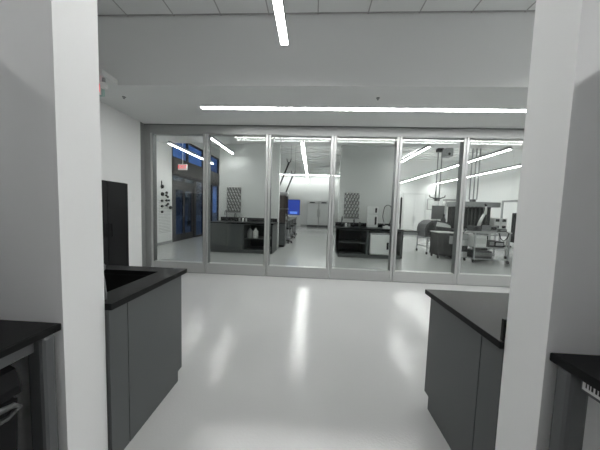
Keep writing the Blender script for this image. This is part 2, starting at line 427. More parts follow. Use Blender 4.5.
# small ceiling devices
t = thing('emergency_lamp', 'small grey lamp head under the low ceiling next to the exit sign', 'lamp', (-2.915, 3.17, 3.03))
MB().tube([(-2.915, 3.17, ZS), (-2.915, 3.17, 3.10)], .02).build('stem', M['greyplastic'], t)
MB().lathe((-2.915, 3.17, 3.03), [(.03, 0), (.045, .015), (.045, .05), (.03, .075)]).build('lamp_head', M['plastic'], t)
def sprinkler(x, y, z, lb):
    t = thing('sprinkler_head', lb, 'sprinkler', (x, y, z), 'ceiling sprinklers')
    MB().lathe((x, y, z - .008), [(.022, 0), (.028, .008)]).build('escutcheon', M['aludark'], t)
    MB().tube([(x, y, z - .008), (x, y, z - .025)], .007, 8).build('stem', M['steel'], t)
    MB().lathe((x, y, z - .028), [(.014, 0), (.014, .004)], 12).build('deflector', M['aludark'], t)
sprinkler(-3.07, 3.70, ZS, 'small sprinkler head on the low ceiling at left, near the exit sign')
sprinkler(.933, 3.68, ZS, 'tiny sprinkler head on the low ceiling above the long recessed light')

# ------------------------------------------------------------------ near room: two benches
def bench(sx, xe, xo, yw, zt, label):
    """sx=-1 left, +1 right; xe = end next to the opening, xo = outer end"""
    t = thing('lab_bench', label, 'bench', ((xe + xo) / 2, .6, 0))
    MB().box((xe, .22, zt - .033), (xo, yw, zt), .005).build('worktop', M['resin'], t)
    zu = zt - .033
    xi = xe + sx * .034
    MB().box((xi, .30, zu - .055), (xi + sx * .02, yw - .078, zu), .002).build('end_apron', M['steelgrey'], t)
    MB().box((xi + sx * .02, .26, zu - .055), (xo, .29, zu), .002).build('front_apron', M['steelgrey'], t)
    MB().box((xi + sx * .06, yw - .05, zu - .055), (xo, yw - .02, zu), .002).build('rear_apron', M['steelgrey'], t)
    for ya, yb in ((yw - .075, yw - .02), (.23, .30)):
        l = MB().box((xe + sx * .004, ya, .03), (xe + sx * .076, yb, zu), .014).build('leg', M['steelgrey'], t)
        MB().lathe((xe + sx * .04, (ya + yb) / 2, 0), [(.03, 0), (.03, .02), (.012, .031)]).build('foot', M['black'], l)
    MB().box((xo - sx * .09, .28, .0), (xo - sx * .02, yw - .04, zu), .006).build('leg', M['steelgrey'], t)
    return t, xi, zu
bench(-1, -1.086, -2.6, .942, .92, 'black topped bench at the left edge, against the left pillar wall')
rb, xi, zu = bench(1, .918, 2.6, .899, .941, 'black topped bench at the right edge, against the right pillar wall, with a white sticker')
st = MB().box((xi - .0012, .56, zu - .044), (xi - .0002, .815, zu - .012)).build('sticker', M['label'], rb); st['label'] = 'white printed sticker'
ik = MB(); y = .805
while y > .58:
    w = random.choice((.003, .005, .008)); ik.box((xi - .0022, y - w, zu - .033), (xi - .0012, y, zu - .017)); y -= w + random.choice((.004, .006))
ik.box((xi - .0022, .60, zu - .041), (xi - .0012, .76, zu - .037))
ik.build('print', M['ink'], st)
for s, xi, lb in ((-1, -1.62, 'unseen grey cabinet added above the left bench to cast a shadow edge'), (1, 1.40, 'unseen grey cabinet added above the right bench to cast a shadow edge')):
    t = thing('wall_cabinet', lb, 'cabinet', (s * 2.1, .75, 1.4), 'added shadow-casting cabinets above the benches')  # unseen blockers, added to throw the diagonal shadow onto the pillar faces
    MB().box((xi, .34, 1.36), (s * 2.6, .884, 2.26), .003).build('body', M['labwall'], t)
    for k in range(2):
        a = xi + s * .49 * k
        MB().box((a + s * .003, .322, 1.37), (a + s * .487, .34, 2.25), .003).build('door', M['labwall'], t)
# waste bin under the left bench
t = thing('waste_bin', 'black waste bin with a folded grey liner under the left bench', 'bin', (-1.36, .62, 0))
MB().prism([(-1.56, 0), (-1.15, 0), (-1.115, .69), (-1.60, .69)], 'y', .42, .80).build('body', M['black'], t)
lid = MB().prism([(-1.60, .705), (-1.11, .705), (-1.11, .74), (-1.13, .80), (-1.20, .84), (-1.50, .84), (-1.57, .80), (-1.60, .74)], 'y', .41, .81).build('lid', M['black'], t)
MB().tube([(-1.10, .44, .69), (-1.09, .52, .70), (-1.085, .60, .675), (-1.087, .70, .705), (-1.085, .765, .69), (-1.095, .79, .665), (-1.10, .76, .645), (-1.098, .66, .66), (-1.10, .55, .64), (-1.105, .45, .65)], [.008, .011, .008, .012, .010, .008, .009, .008, .010, .008]).build('liner_fold', M['liner'], t)

# ------------------------------------------------------------------ island cabinets beside the opening
# left: cabinet, worktop with sink
t = thing('base_cabinet', 'grey base cabinet with black sink worktop, left of the opening', 'cabinet', (-1.9, 1.5, 0))
MB().prism([(1.155, 0), (1.79, 0), (1.79, .085), (1.83, .085), (1.83, .60), (1.155, .60)], 'x', -2.9, -1.09).build('body', M['cabgap'], t)
MB().box((-1.09, 1.155, .001), (-1.063, 1.278, .884), .0015).build('filler_panel', M['cab'], t)
MB().prism([(1.283, .001), (1.79, .001), (1.79, .085), (1.845, .085), (1.845, .884), (1.283, .884)], 'x', -1.09, -1.063).build('end_panel', M['cab'], t)
for k in range(3):
    dd = MB().box((-2.88 + .6 * k, 1.83, .09), (-2.285 + .6 * k, 1.848, .87), .002).build('door', M['cab'], t)
    MB().tube([(-2.40 + .6 * k, 1.848, .70), (-2.40 + .6 * k, 1.875, .70), (-2.40 + .6 * k, 1.875, .82), (-2.40 + .6 * k, 1.848, .82)], .005, 6).build('handle', M['steel'], dd)
w = MB()
SX0, SX1, SY0, SY1 = -1.95, -1.215, 1.315, 1.775
w.box((-2.92, 1.152, .885), (SX0, 1.905, .92)); w.box((SX1, 1.152, .885), (-1.046, 1.905, .92))
w.box((SX0, 1.152, .885), (SX1, SY0, .92)); w.box((SX0, SY1, .885), (SX1, 1.905, .92))
wt = tag(w.build('worktop', M['resin']), 'black resin worktop with a sink cut-out on the left cabinet', 'worktop')
s = MB()
s.box((SX0 - .01, SY0 - .01, .62), (SX1 + .01, SY1 + .01, .635)); s.box((SX0 - .012, SY0 - .012, .62), (SX0, SY1 + .012, .884)); s.box((SX1, SY0 - .012, .62), (SX1 + .012, SY1 + .012, .884))
s.box((SX0, SY0 - .012, .62), (SX1, SY0, .884)); s.box((SX0, SY1, .62), (SX1, SY1 + .012, .884))
so = tag(s.build('sink_basin', M['basin']), 'black sink basin set into the left worktop', 'sink')
MB().lathe((-1.58, 1.545, .635), [(.045, 0), (.045, .004), (.03, .006)]).build('drain', M['steel'], so)
t = thing('drench_hose', 'grey hand spray leaning on the left worktop beside the pillar', 'hose', (-1.16, 1.20, .92))
MB().tube([(-1.100, 1.178, .930), (-1.122, 1.20, .958), (-1.165, 1.235, 1.015), (-1.20, 1.26, 1.06)], [.0055, .0065, .008, .008]).build('handle', M['steelgrey'], t)
MB().lathe((-1.21, 1.268, 1.06), [(.012, 0), (.022, .01), (.022, .03), (.015, .04)]).build('spray_head', M['steelgrey'], t)
MB().tube([(-1.100, 1.178, .9285), (-1.105, 1.170, .926), (-1.13, 1.165, .926), (-1.20, 1.17, .926)], .0055).build('hose', M['black'], t)
# right
t = thing('base_cabinet', 'grey base cabinet with a plain black worktop, right of the opening', 'cabinet', (1.8, 1.45, 0))
MB().prism([(1.088, 0), (1.69, 0), (1.69, .085), (1.73, .085), (1.73, .834), (1.088, .834)], 'x', .93, 2.9).build('body', M['cabgap'], t)
MB().box((.908, 1.088, .001), (.93, 1.222, .834), .0015).build('filler_panel', M['cab'], t)
MB().prism([(1.227, .001), (1.69, .001), (1.69, .095), (1.75, .095), (1.75, .834), (1.227, .834)], 'x', .908, .93).build('end_panel', M['cab'], t)
for k in range(3):
    dd = MB().box((.94 + .62 * k, 1.73, .09), (1.555 + .62 * k, 1.748, .82), .002).build('door', M['cab'], t)
    MB().tube([(1.06 + .62 * k, 1.748, .65), (1.06 + .62 * k, 1.775, .65), (1.06 + .62 * k, 1.775, .77), (1.06 + .62 * k, 1.748, .77)], .005, 6).build('handle', M['steel'], dd)
t = thing('worktop', 'plain black resin worktop with a low upstand on the right cabinet', 'worktop', (1.9, 1.5, .835))
MB().box((.889, 1.086, .835), (2.92, 1.805, .87), .003).build('slab', M['resin'], t)
MB().box((.900, 1.086, .87), (2.92, 1.104, .975), .003).build('upstand', M['resin'], t)

# tall black cabinet against the hall's left wall
t = thing('tall_cabinet', 'tall black cabinet standing against the left hall wall', 'cabinet', (-3.36, 3.4, 0))
MB().box((-3.605, 2.95, 0), (-3.12, 3.785, 1.80), .006).build('body', M['blackgloss'], t)
for a, b, h in ((2.955, 3.383, 3.34), (3.389, 3.782, 3.43)):
    dd = MB().box((-3.12, a, .05), (-3.10, b, 1.795), .004).build('door', M['blackgloss'], t)
    MB().tube([(-3.10, h, .95), (-3.075, h, .95), (-3.075, h, 1.15), (-3.10, h, 1.15)], .006, 6).build('handle', M['black'], dd)
# small switch plate on the end of the hall's left wall
sw = thing('wall_switch', 'small pale switch plate on the left hall wall by the glass partition', 'switch', (XW, 4.55, 1.5))
MB().box((XW, 4.52, 1.5), (XW + .008, 4.6, 1.62), .003).build('plate', M['plastic'], sw)
MB().box((XW + .008, 4.55, 1.54), (XW + .014, 4.57, 1.58), .002).build('rocker', M['white'], sw)

# ------------------------------------------------------------------ lab benches with sinks
def lab_bench(x0, x1, zt, label, wlabel, open_bays, doors):
    t = thing('lab_cabinet', label, 'cabinet', ((x0 + x1) / 2, 7.8, 0))
    f = MB()
    f.box((x0, 7.34, 0), (x1, 8.25, .10)); f.box((x0, 7.30, .08), (x0 + .03, 8.25, zt - .04)); f.box((x1 - .03, 7.30, .08), (x1, 8.25, zt - .04))
    f.box((x0, 8.2, .08), (x1, 8.25, zt - .04)); f.box((x0, 7.3, .08), (x1, 8.25, .11)); f.box((x0, 7.3, zt - .07), (x1, 8.25, zt - .04))
    for a, b in open_bays: f.box((a - .03, 7.30, .08), (a, 8.2, zt - .04)); f.box((b, 7.30, .08), (min(b + .03, x1), 8.2, zt - .04))
    f.build('body', M['labcab'], t)
    for a, b in open_bays:
        if (a, b) == open_bays[0] and len(open_bays) == 1 or b - a > .8:
            MB().box((a, 7.33, .46), (b, 8.2, .48)).build('shelf', M['labcab'], t)
        MB().box((a, 8.15, .11), (b, 8.2, zt - .07)).build('back_panel', M['labcabdark'], t)
    for a, b in doors:
        dd = MB().box((a + .004, 7.282, .11), (b - .004, 7.30, zt - .05), .002).build('door', M['labcab'], t)
        MB().tube([(b - .06, 7.282, zt - .30), (b - .06, 7.262, zt - .30), (b - .06, 7.262, zt - .18), (b - .06, 7.282, zt - .18)], .005, 6).build('handle', M['steelgrey'], dd)
    w = thing('worktop', wlabel, 'worktop', ((x0 + x1) / 2, 7.8, zt - .04), 'lab bench worktops')
    MB().box((x0 - .03, 7.26, zt - .04), (x1 + .03, 8.255, zt), .004).build('slab', M['resin'], w)
    MB().box((x0 - .03, 8.235, zt), (x1 + .0, 8.258, zt + .13), .003).build('upstand', M['resin'], w)
    return t, w
lab_bench(-3.25, -1.23, .98, 'grey lab cabinet with two bottles in its open bay, behind the second glass panel',
          'black worktop with taps and small jars below the left drying rack', [(-2.16, -1.262)], [(-3.24, -2.72), (-2.72, -2.2)])
lab_bench(.86, 2.80, .93, 'grey lab cabinet holding a white undercounter machine, behind the fourth glass panel',
          'black worktop with white dispensers and a hose on the middle lab cabinet', [(.89, 1.72), (1.78, 2.56)], [])

def drying_rack(x0, x1, z0, z1, label):
    t = thing('drying_rack', label, 'drying rack', ((x0 + x1) / 2, 8.22, z0), 'peg drying racks')
    b = MB(); b.mi = 0
    b.box((x0, 8.225, z0), (x1, 8.245, z1), .002)
    n, r = 5, 8; b.mi = 1
    for j in range(r):
        for i in range(n):
            x = x0 + (x1 - x0) * (i + .5 + (.25 if j % 2 else -.25)) / n; z = z0 + (z1 - z0) * (j + .6) / r
            b.tube([(x, 8.225, z), (x, 8.13, z + .055)], [.030, .020], 6)
    b.build('board', [M['pegboard'], M['peg']], t)
    MB().box((x0 - .01, 8.17, z0 - .03), (x1 + .01, 8.245, z0), .003).build('drip_tray', M['greyplastic'], t)
drying_rack(-3.06, -2.55, 1.30, 2.17, 'grey peg drying rack on the wall above the left lab worktop')
drying_rack(1.11, 1.63, 1.22, 2.09, 'grey peg drying rack on the wall left of the white dispensers')

def lab_tap(x, y, z, label, h=.36):
    t = thing('lab_faucet', label, 'faucet', (x, y, z), 'gooseneck lab faucets')
    MB().lathe((x, y, z), [(.035, 0), (.03, .02), (.018, .05)]).build('base', M['black'], t)
    pts = [(x, y, z + .04), (x, y, z + h * .7)] + [(x, y - .09 + .09 * math.cos(a), z + h * .7 + .09 * math.sin(a)) for a in [PI * k / 8 for k in range(1, 9)]] + [(x, y - .18, z + h * .55)]
    MB().tube(pts, .013, 8).build('spout', M['darkgrey'], t)
    for s in (-1, 1):
        MB().tube([(x, y, z + .07), (x + s * .05, y, z + .08), (x + s * .08, y - .01, z + .10)], .010, 6).build('lever', M['black'], t)
for x, lb in ((-2.99, 'dark gooseneck faucet at the left end of the left lab worktop'), (-2.66, 'dark gooseneck faucet right of the drying rack foot on the left worktop')):
    lab_tap(x, 8.05, .98, lb, .40 if x < -2.8 else .26)
lab_tap(1.02, 8.0, .93, 'dark gooseneck faucet at the left end of the middle worktop', .36)
lab_tap(1.42, 8.0, .93, 'dark gooseneck faucet under the drying rack of the middle worktop', .24)
def jar(x, y, z, r, h, m, lb, grp, capm=None):
    t = thing('jar', lb, 'jar', (x, y, z), grp)
    MB().lathe((x, y, z), [(r * .95, 0), (r, .01), (r, h * .75), (r * .6, h * .85), (r * .6, h * .9)], 14).build('body', m, t)
    MB().lathe((x, y, z + h * .9), [(r * .68, 0), (r * .68, h * .12)], 12).build('lid', capm or M['black'], t)
for i, (x, h, m) in enumerate(((-2.50, .16, 'greyplastic'), (-2.38, .14, 'plastic'), (-2.27, .15, 'greyplastic'))):
    jar(x, 7.95, .98, .035, h, M[m], ('grey jar nearest the tap on the left worktop', 'white jar between two grey ones on the left worktop', 'grey jar farthest from the tap on the left worktop')[i], 'jars on the left worktop')
for i, (x, h, m) in enumerate(((1.14, .15, 'plastic'), (1.24, .13, 'greyplastic'), (1.58, .17, 'darkgrey'))):
    jar(x, 7.75, .93, .04, h, M[m], ('white jar beside the first tap on the middle worktop', 'small grey jar between the taps on the middle worktop', 'dark jar beside the dispensers on the middle worktop')[i], 'jars on the middle worktop')
def bottle(x, y, z, h, m, lb):
    t = thing('bottle', lb, 'bottle', (x, y, z), 'bottles in the open bay')
    r = h * .24
    MB().lathe((x, y, z), [(r * .96, 0), (r, .02), (r, h * .62), (r * .35, h * .82), (r * .35, h * .9)], 16).build('body', m, t)
    MB().lathe((x, y, z + h * .9), [(r * .42, 0), (r * .42, h * .1)], 12).build('cap', M['darkgrey'], t)
bottle(-2.02, 7.55, .48, .36, M['greyplastic'], 'grey bottle standing on the left of the open bay shelf')
bottle(-1.83, 7.55, .48, .35, M['plastic'], 'white bottle standing on the right of the open bay shelf')

# white undercounter machine
t = thing('undercounter_washer', 'white undercounter machine with black handle inside the middle lab cabinet', 'machine', (2.16, 7.7, .11))
MB().box((1.84, 7.32, .11), (2.50, 7.95, .80), .02).build('body', M['plastic'], t)
dd = MB().box((1.845, 7.285, .14), (2.495, 7.32, .74), .016).build('door', M['plastic'], t)
MB().box((2.34, 7.262, .30), (2.40, 7.286, .52), .010).build('handle', M['black'], dd)
MB().box((1.87, 7.31, .75), (2.47, 7.322, .79)).build('control_strip', M['greyplastic'], t)
# two stacked white dispensers
for i, (z, h, lb) in enumerate(((.93, .44, 'lower white dispenser box with black slot on the middle worktop'), (1.372, .26, 'upper white dispenser box stacked on the lower one'))):
    t = thing('dispenser', lb, 'dispenser', (2.04, 7.95, z), 'stacked white dispensers')
    MB().box((1.87, 7.86, z), (2.20, 8.06, z + h), .012).build('body', M['plastic'], t)
    MB().box((2.09, 7.845, z + h * .22), (2.15, 7.862, z + h * .82), .006).build('slot', M['black'], t)
    MB().box((1.87, 7.858, z + .005), (2.20, 7.861, z + .015)).build('seam', M['greyplastic'], t)
# hose arch
t = thing('service_hose', 'thin dark hose arching over the right end of the middle worktop', 'hose', (2.42, 7.7, .93))
MB().lathe((2.50, 7.7, .93), [(.05, 0), (.05, .02), (.02, .06)]).build('base', M['plastic'], t)
MB().tube([(2.50 - .0, 7.7, .98), (2.56, 7.7, 1.2), (2.58, 7.7, 1.45)] + [(2.45 + .13 * math.cos(a), 7.7, 1.52 + .17 * math.sin(a)) for a in [PI * k / 10 for k in range(0, 9)]] + [(2.31, 7.7, 1.45), (2.30, 7.7, 1.30), (2.34, 7.7, 1.15)], .012, 8).build('hose', M['darkgrey'], t)
MB().tube([(2.34, 7.7, 1.15), (2.36, 7.7, 1.05)], [.02, .013], 8).build('nozzle', M['steel'], t)
t = thing('tissue_box', 'low white box at the right end of the middle worktop', 'box', (2.42, 7.55, .93))
MB().box((2.28, 7.45, .93), (2.48, 7.6, 1.01), .008).build('carton', M['plastic'], t)
MB().box((2.33, 7.5, 1.01), (2.43, 7.55, 1.035), .01).build('tissue', M['label'], t)
# bracket shelf with a monitor seen from the edge
t = thing('side_shelf', 'dark shelf on the right end of the middle lab cabinet', 'shelf', (3.15, 7.8, .85))
MB().box((2.835, 7.5, .85), (3.42, 8.2, .89), .004).build('board', M['darkgrey'], t)
MB().box((2.90, 7.55, .76), (3.38, 8.15, .85)).build('drawer_box', M['greyplastic'], t)
MB().box((2.835, 7.45, .0), (2.895, 8.2, .85)).build('side_panel', M['darker'], t)
t = thing('monitor', 'black monitor seen edge on beside the middle lab worktop', 'monitor', (2.88, 7.75, .89))
rz = Matrix.Rotation(-math.atan2(2.88, 7.75), 3, 'Z')
MB().obox((2.88, 7.75, 1.52), (.045, .52, .84), rz, .01).build('panel', M['black'], t)
MB().obox((2.88, 7.75, 1.52) , (.049, .48, .78), rz).build('screen', M['greyscreen'], t)
MB().tube([(2.89, 7.75, .90), (2.885, 7.75, 1.2)], .018).build('stand', M['black'], t)
MB().box((2.84, 7.65, .89), (3.0, 7.85, .905), .004).build('foot', M['black'], t)

# board with black knobs on the left lab wall
t = thing('control_panel', 'white wall board with black round knobs, seen through the leftmost glass panel', 'control panel', (XE, 8.4, .4))
bd = MB(); bd.mi = 0; bd.box((XE, 7.95, .35), (XE + .03, 8.82, 2.35), .004); bd.mi = 1
for k in range(22): bd.box((XE + .028, 8.05, .45 + .055 * k), (XE + .033, 8.75, .462 + .055 * k))
bd.build('board', [M['plastic'], M['greyplastic']], t)
for (y, z, r) in ((8.20, 2.13, .065), (8.20, 1.86, .068), (8.18, 1.62, .045), (8.18, 1.42, .045), (8.18, 1.22, .045), (8.45, 1.93, .045), (8.43, 1.83, .04), (8.52, 1.78, .04), (8.44, 1.64, .045), (8.58, 1.65, .035), (8.53, 1.51, .04), (8.44, 1.46, .04), (8.68, 1.38, .065)):
    MB().tube([(XE + .03, y, z), (XE + .055, y, z), (XE + .06, y, z), (XE + .10, y, z), (XE + .105, y, z)], [r * .4, r * .4, r, r, r * .8], 14).build('knob', M['black'], t)
MB().tube([(XE + .05, 8.20, 2.05), (XE + .05, 8.20, 2.34)], .015, 6).build('pipe', M['black'], t)

# ------------------------------------------------------------------ aisle: long workstation row on the left
XA = -.99
def workstation(y0, y1, label):
    t = thing('workstation', label, 'workstation', (-1.55, (y0 + y1) / 2, 0), 'aisle workstations')
    MB().box((-1.95, y0, .90), (XA, y1, .94), .004).build('worktop', M['resin'], t)
    MB().box((-1.95, y0 + .02, .08), (XA - .03, y0 + .52, .90)).build('drawer_pedestal', M['labcab'], t)
    for k in range(3):
        dw = MB().box((XA - .03, y0 + .03, .12 + .26 * k), (XA - .012, y0 + .51, .36 + .26 * k), .003).build('drawer', M['steelgrey'], t)
        MB().tube([(XA - .012, y0 + .2, .30 + .26 * k), (XA + .008, y0 + .2, .30 + .26 * k), (XA + .008, y0 + .34, .30 + .26 * k), (XA - .012, y0 + .34, .30 + .26 * k)], .006, 6).build('handle', M['steel'], dw)
    MB().box((-1.95, y1 - .09, .0), (XA - .03, y1 - .03, .90)).build('leg', M['steel'], t)
    MB().box((-1.95, y0 + .05, .0), (XA - .05, y0 + .49, .08)).build('plinth', M['black'], t)
    MB().box((-1.99, y0, 1.0), (-1.95, y1, 2.0)).build('screen_panel', M['brown'], t)
    return t
for k, lb in enumerate(('nearest workstation with drawers in the left row of the aisle', 'second workstation in the left row of the aisle, under the blue screen', 'third workstation in the left row of the aisle', 'farthest workstation in the left row of the aisle')):
    workstation(8.75 + 1.75 * k, 8.75 + 1.75 * k + 1.7, lb)
# shelf tower at the near end
t = thing('shelf_tower', 'dark brown shelf tower at the near end of the aisle row', 'shelf', (-1.5, 8.6, 0.94))
MB().box((-1.9, 8.77, .942), (-1.0, 8.82, 2.0)).build('side_panel', M['brown'], t)
MB().box((-1.9, 9.62, .942), (-1.0, 9.67, 2.0)).build('side_panel', M['brown'], t)
for z in (1.45, 1.96): MB().box((-1.9, 8.77, z), (-.97, 9.67, z + .03)).build('shelf', M['greyplastic'], t)
for i in range(4):
    bx = thing('instrument', ('grey instrument lying topmost on the shelf tower, front end', 'black instrument next to the front one on the shelf tower', 'pale instrument third along the top of the shelf tower', 'black instrument at the back of the shelf tower top')[i], 'instrument', (-1.4, 8.85 + .22 * i, 1.99), 'instruments on the shelf tower')
    MB().box((-1.7, 8.78 + .22 * i, 1.991), (-.96 - .03 * (i % 2), 8.97 + .22 * i, 2.07 + .03 * (i % 3)), .008).build('case', M[('greyplastic', 'darkgrey', 'plastic', 'black')[i]], bx)
    MB().box((-.96 - .03 * (i % 2), 8.80 + .22 * i, 2.005), (-.955 - .03 * (i % 2), 8.95 + .22 * i, 2.05)).build('front_panel', M['black'], bx)
for i in range(3):
    bx = thing('analyser', ('white desktop analyser nearest on the aisle workstation', 'grey desktop analyser in the middle of the aisle workstation', 'white desktop analyser below the blue screen')[i], 'analyser', (-1.4, 9.0 + .6 * i, .94), 'analysers on the aisle workstations')
    MB().box((-1.75, 8.86 + (0, .42, 1.3)[i], .941), (-1.05, 9.20 + (0, .40, 1.3)[i], 1.22 + .06 * (i % 2)), .03).build('case', M[('greyplastic', 'darkgrey', 'plastic')[i]], bx)
    MB().box((-1.05, 8.92 + (0, .42, 1.3)[i], 1.02), (-1.042, 9.14 + (0, .42, 1.3)[i], 1.16)).build('front_panel', M[('black', 'white', 'darkgrey')[i]], bx)
for i in range(3):
    st_ = thing('lab_stool', ('black stool nearest in the aisle beside the drawers', 'black stool under the blue screen in the aisle', 'black stool farthest along the left row of the aisle')[i], 'stool', (-1.02, 9.95 + 1.75 * i, 0), 'aisle stools')
    cx, cy = -1.02, 9.95 + 1.75 * i
    MB().lathe((cx, cy, .60), [(.13, 0), (.16, .015), (.16, .05), (.13, .065)], 18).build('seat', M['black'], st_)
    MB().tube([(cx, cy, .12), (cx, cy, .60)], .025, 8).build('column', M['steel'], st_)
    MB().lathe((cx, cy, .25), [(.11, 0), (.12, .008), (.11, .016)], 18).build('foot_ring', M['steel'], st_)
    for k in range(5):
        a = 2 * PI * k / 5
        l = MB().tube([(cx, cy, .12), (cx + .18 * math.cos(a), cy + .18 * math.sin(a), .07)], [.022, .014], 8).build('leg', M['black'], st_)
        MB().lathe((cx + .17 * math.cos(a), cy + .17 * math.sin(a), 0), [(.02, 0), (.026, .02), (.026, .045), (.012, .07)], 10).build('caster', M['black'], l)
# blue monitor on an arm
t = thing('monitor', 'large monitor with a glowing blue screen on the aisle workstation', 'monitor', (-.9, 11.03, .94))
MB().box((-1.17, 11.0, 1.19), (-.575, 11.04, 1.92), .008).build('panel', M['black'], t)
MB().box((-1.155, 10.996, 1.205), (-.59, 11.001, 1.905)).build('screen', M['screen'], t)
MB().box((-1.05, 10.993, 1.25), (-.70, 10.997, 1.36)).build('window_on_screen', M['screenlight'], t)
MB().tube([(-1.3, 11.06, .941), (-1.3, 11.06, 1.5), (-1.0, 11.06, 1.55)], .025).build('arm', M['black'], t)
# extraction arms
for (a, b, lb) in (((-1.6, 9.98, 2.0), (-1.0, 9.5, 3.32), 'black fume extraction arm, nearest, rising above the shelf tower'), ((-1.32, 10.6, 1.95), (-.90, 10.5, 3.0), 'thinner black fume extraction arm behind the first')):
    t = thing('extraction_arm', lb, 'extraction arm', a, 'extraction arms')
    MB().tube([a, b], .032, 8).build('tube', M['black'], t)
    MB().lathe((a[0], a[1], a[2] - 1.058 if a[2] > 1.99 else a[2] - 1.008), [(.08, 0), (.08, .03), (.03, .05), (.03, 1.05)], 10).build('post', M['black'], t)
    c = Vector(b)
    for s in (-1, 1):
        MB().tube([c, c + Vector((s * .07, 0, .06)), c + Vector((s * .085, 0, .17))], .018, 6).build('fork', M['darkgrey'], t)
    MB().tube([c + Vector((.085, 0, .17)), (c.x + .1, c.y, ZD)], .008, 6).build('hanger', M['greyplastic'], t)
# far tall white refrigerators
for i, (x0, x1, lb) in enumerate(((-.42, .545, 'tall white refrigerator at the far end of the aisle, left of the pair'), (.575, 1.53, 'tall white refrigerator at the far end of the aisle, right of the pair'))):
    t = thing('refrigerator', lb, 'refrigerator', ((x0 + x1) / 2, 20.4, 0), 'far refrigerators')
    MB().box((x0, 20.03, .02), (x1, 20.85, 2.22), .01).build('body', M['greyplastic'], t)
    dd = MB().box((x0 + .01, 20.0, .18), (x1 - .01, 20.03, 2.0), .01).build('door', M['white'], t)
    hx = x1 - .08 if i == 0 else x0 + .08
    MB().tube([(hx, 20.0, .9), (hx, 19.95, .92), (hx, 19.95, 1.5), (hx, 20.0, 1.52)], .02, 6).build('handle', M['greyplastic'], dd)
    MB().box((x0 + .01, 20.0, 2.02), (x1 - .01, 20.03, 2.21)).build('top_grille', M['labwall'], t)
    MB().box((x0 + .2, 19.994, 2.06), (x0 + .62, 20.001, 2.15)).build('display', M['black'], t)
    MB().box((x0 + .01, 20.02, .02), (x1 - .01, 20.05, .16)).build('kick_plate', M['darkgrey'], t)
t = thing('rolling_rack', 'dark slim rack at the right side of the aisle end', 'rack', (1.35, 16.4, 0))
for x, y in ((1.25, 16.2), (1.5, 16.2), (1.25, 16.6), (1.5, 16.6)): MB().box((x, y, .06), (x + .03, y + .03, 1.25)).build('post', M['black'], t)
for z in (.2, .6, 1.0, 1.22): MB().box((1.25, 16.2, z), (1.53, 16.63, z + .025)).build('shelf', M['darkgrey'], t)
for x, y in ((1.265, 16.215), (1.515, 16.215), (1.265, 16.615), (1.515, 16.615)): MB().tube([(x - .012, y, .03), (x + .012, y, .03)], .03).build('caster', M['black'], t)

# ------------------------------------------------------------------ right part of the lab: steel tables and robots
def cart(x0, x1, y0, y1, h, label, shelves=(.28,), mtop='steel', grp='steel tables on casters', leg=.035):
    t = thing('steel_table', label, 'table', ((x0 + x1) / 2, (y0 + y1) / 2, 0), grp)
    MB().box((x0, y0, h - .035), (x1, y1, h), .004).build('top', M[mtop], t)
    for x in (x0 + .02, x1 - .02 - leg):
        for y in (y0 + .02, y1 - .02 - leg):
            l = MB().box((x, y, .10), (x + leg, y + leg, h - .035), .004).build('leg', M['steel'], t)
            MB().tube([(x + leg / 2 - .014, y + leg / 2, .05), (x + leg / 2 + .014, y + leg / 2, .05)], .05, 12).build('caster', M['black'], l)
    for z in shelves: MB().box((x0 + .03, y0 + .03, z), (x1 - .03, y1 - .03, z + .025), .004).build('shelf', M['steel'], t)
    for y in (y0 + .03, y1 - .05): MB().box((x0 + .055, y, h - .12), (x1 - .055, y + .02, h - .085)).build('rail', M['steel'], t)
    return t
# rounded grey instrument on a cart
cart(4.08, 4.97, 8.4, 9.25, .62, 'low steel cart carrying the rounded grey instrument', (.25,))
t = thing('robot_cell', 'rounded dark grey instrument on the low steel cart right of the double door', 'instrument', (4.5, 8.85, .62))
pts = [(4.05, .62), (4.96, .62), (4.96, .93), (4.93, 1.08), (4.78, 1.17), (4.45, 1.23), (4.25, 1.20), (4.10, 1.08), (4.05, .92)]
MB().prism(pts, 'y', 8.5, 9.15).build('shell', M['darkgrey'], t)
MB().prism([(4.10, .68), (4.36, .68), (4.36, 1.13), (4.25, 1.14), (4.15, 1.05), (4.10, .92)], 'y', 8.47, 8.5).build('hatch', M['darker'], t)
MB().prism([(4.42, .68), (4.92, .68), (4.92, .94), (4.42, .99)], 'y', 8.47, 8.5).build('lower_panel', M['darker'], t)
MB().prism([(4.42, 1.02), (4.92, .97), (4.90, 1.05), (4.75, 1.12), (4.45, 1.17)], 'y', 8.47, 8.5).build('cover', M['labwall'], t)
MB().tube([(4.12, 8.46, .66), (4.12, 8.40, .70), (4.12, 8.40, .95), (4.12, 8.46, 1.0)], .012, 6).build('handle', M['black'], t)
# dark instrument box in front
t = thing('pump_cabinet', 'dark square cabinet with a pale top in front of the rounded instrument', 'cabinet', (4.55, 7.95, 0))
MB().box((4.12, 7.72, .10), (4.66, 8.25, .84), .01).build('body', M['darker'], t)
MB().box((4.10, 7.70, .84), (4.68, 8.27, .87), .006).build('top', M['labwall'], t)
MB().box((4.30, 7.712, .18), (4.40, 7.722, .78)).build('grille', M['black'], t)
MB().box((4.46, 7.708, .50), (4.62, 7.722, .76)).build('display', M['greyplastic'], t)
for x in (4.17, 4.61):
    for y in (7.78, 8.19): MB().tube([(x - .015, y, .05), (x + .015, y, .05)], .05, 12).build('caster', M['black'], t)
t = thing('drawer_trolley', 'narrow steel drawer trolley between the square cabinet and the frame table', 'trolley', (4.80, 7.85, 0))
MB().box((4.70, 7.5, .10), (4.905, 8.2, .86), .005).build('body', M['aludark'], t)
for k in range(4): MB().box((4.71, 7.485, .12 + .185 * k), (4.895, 7.50, .29 + .185 * k), .003).build('drawer', M[('steel', 'darker', 'steel', 'greyplastic')[k]], t)
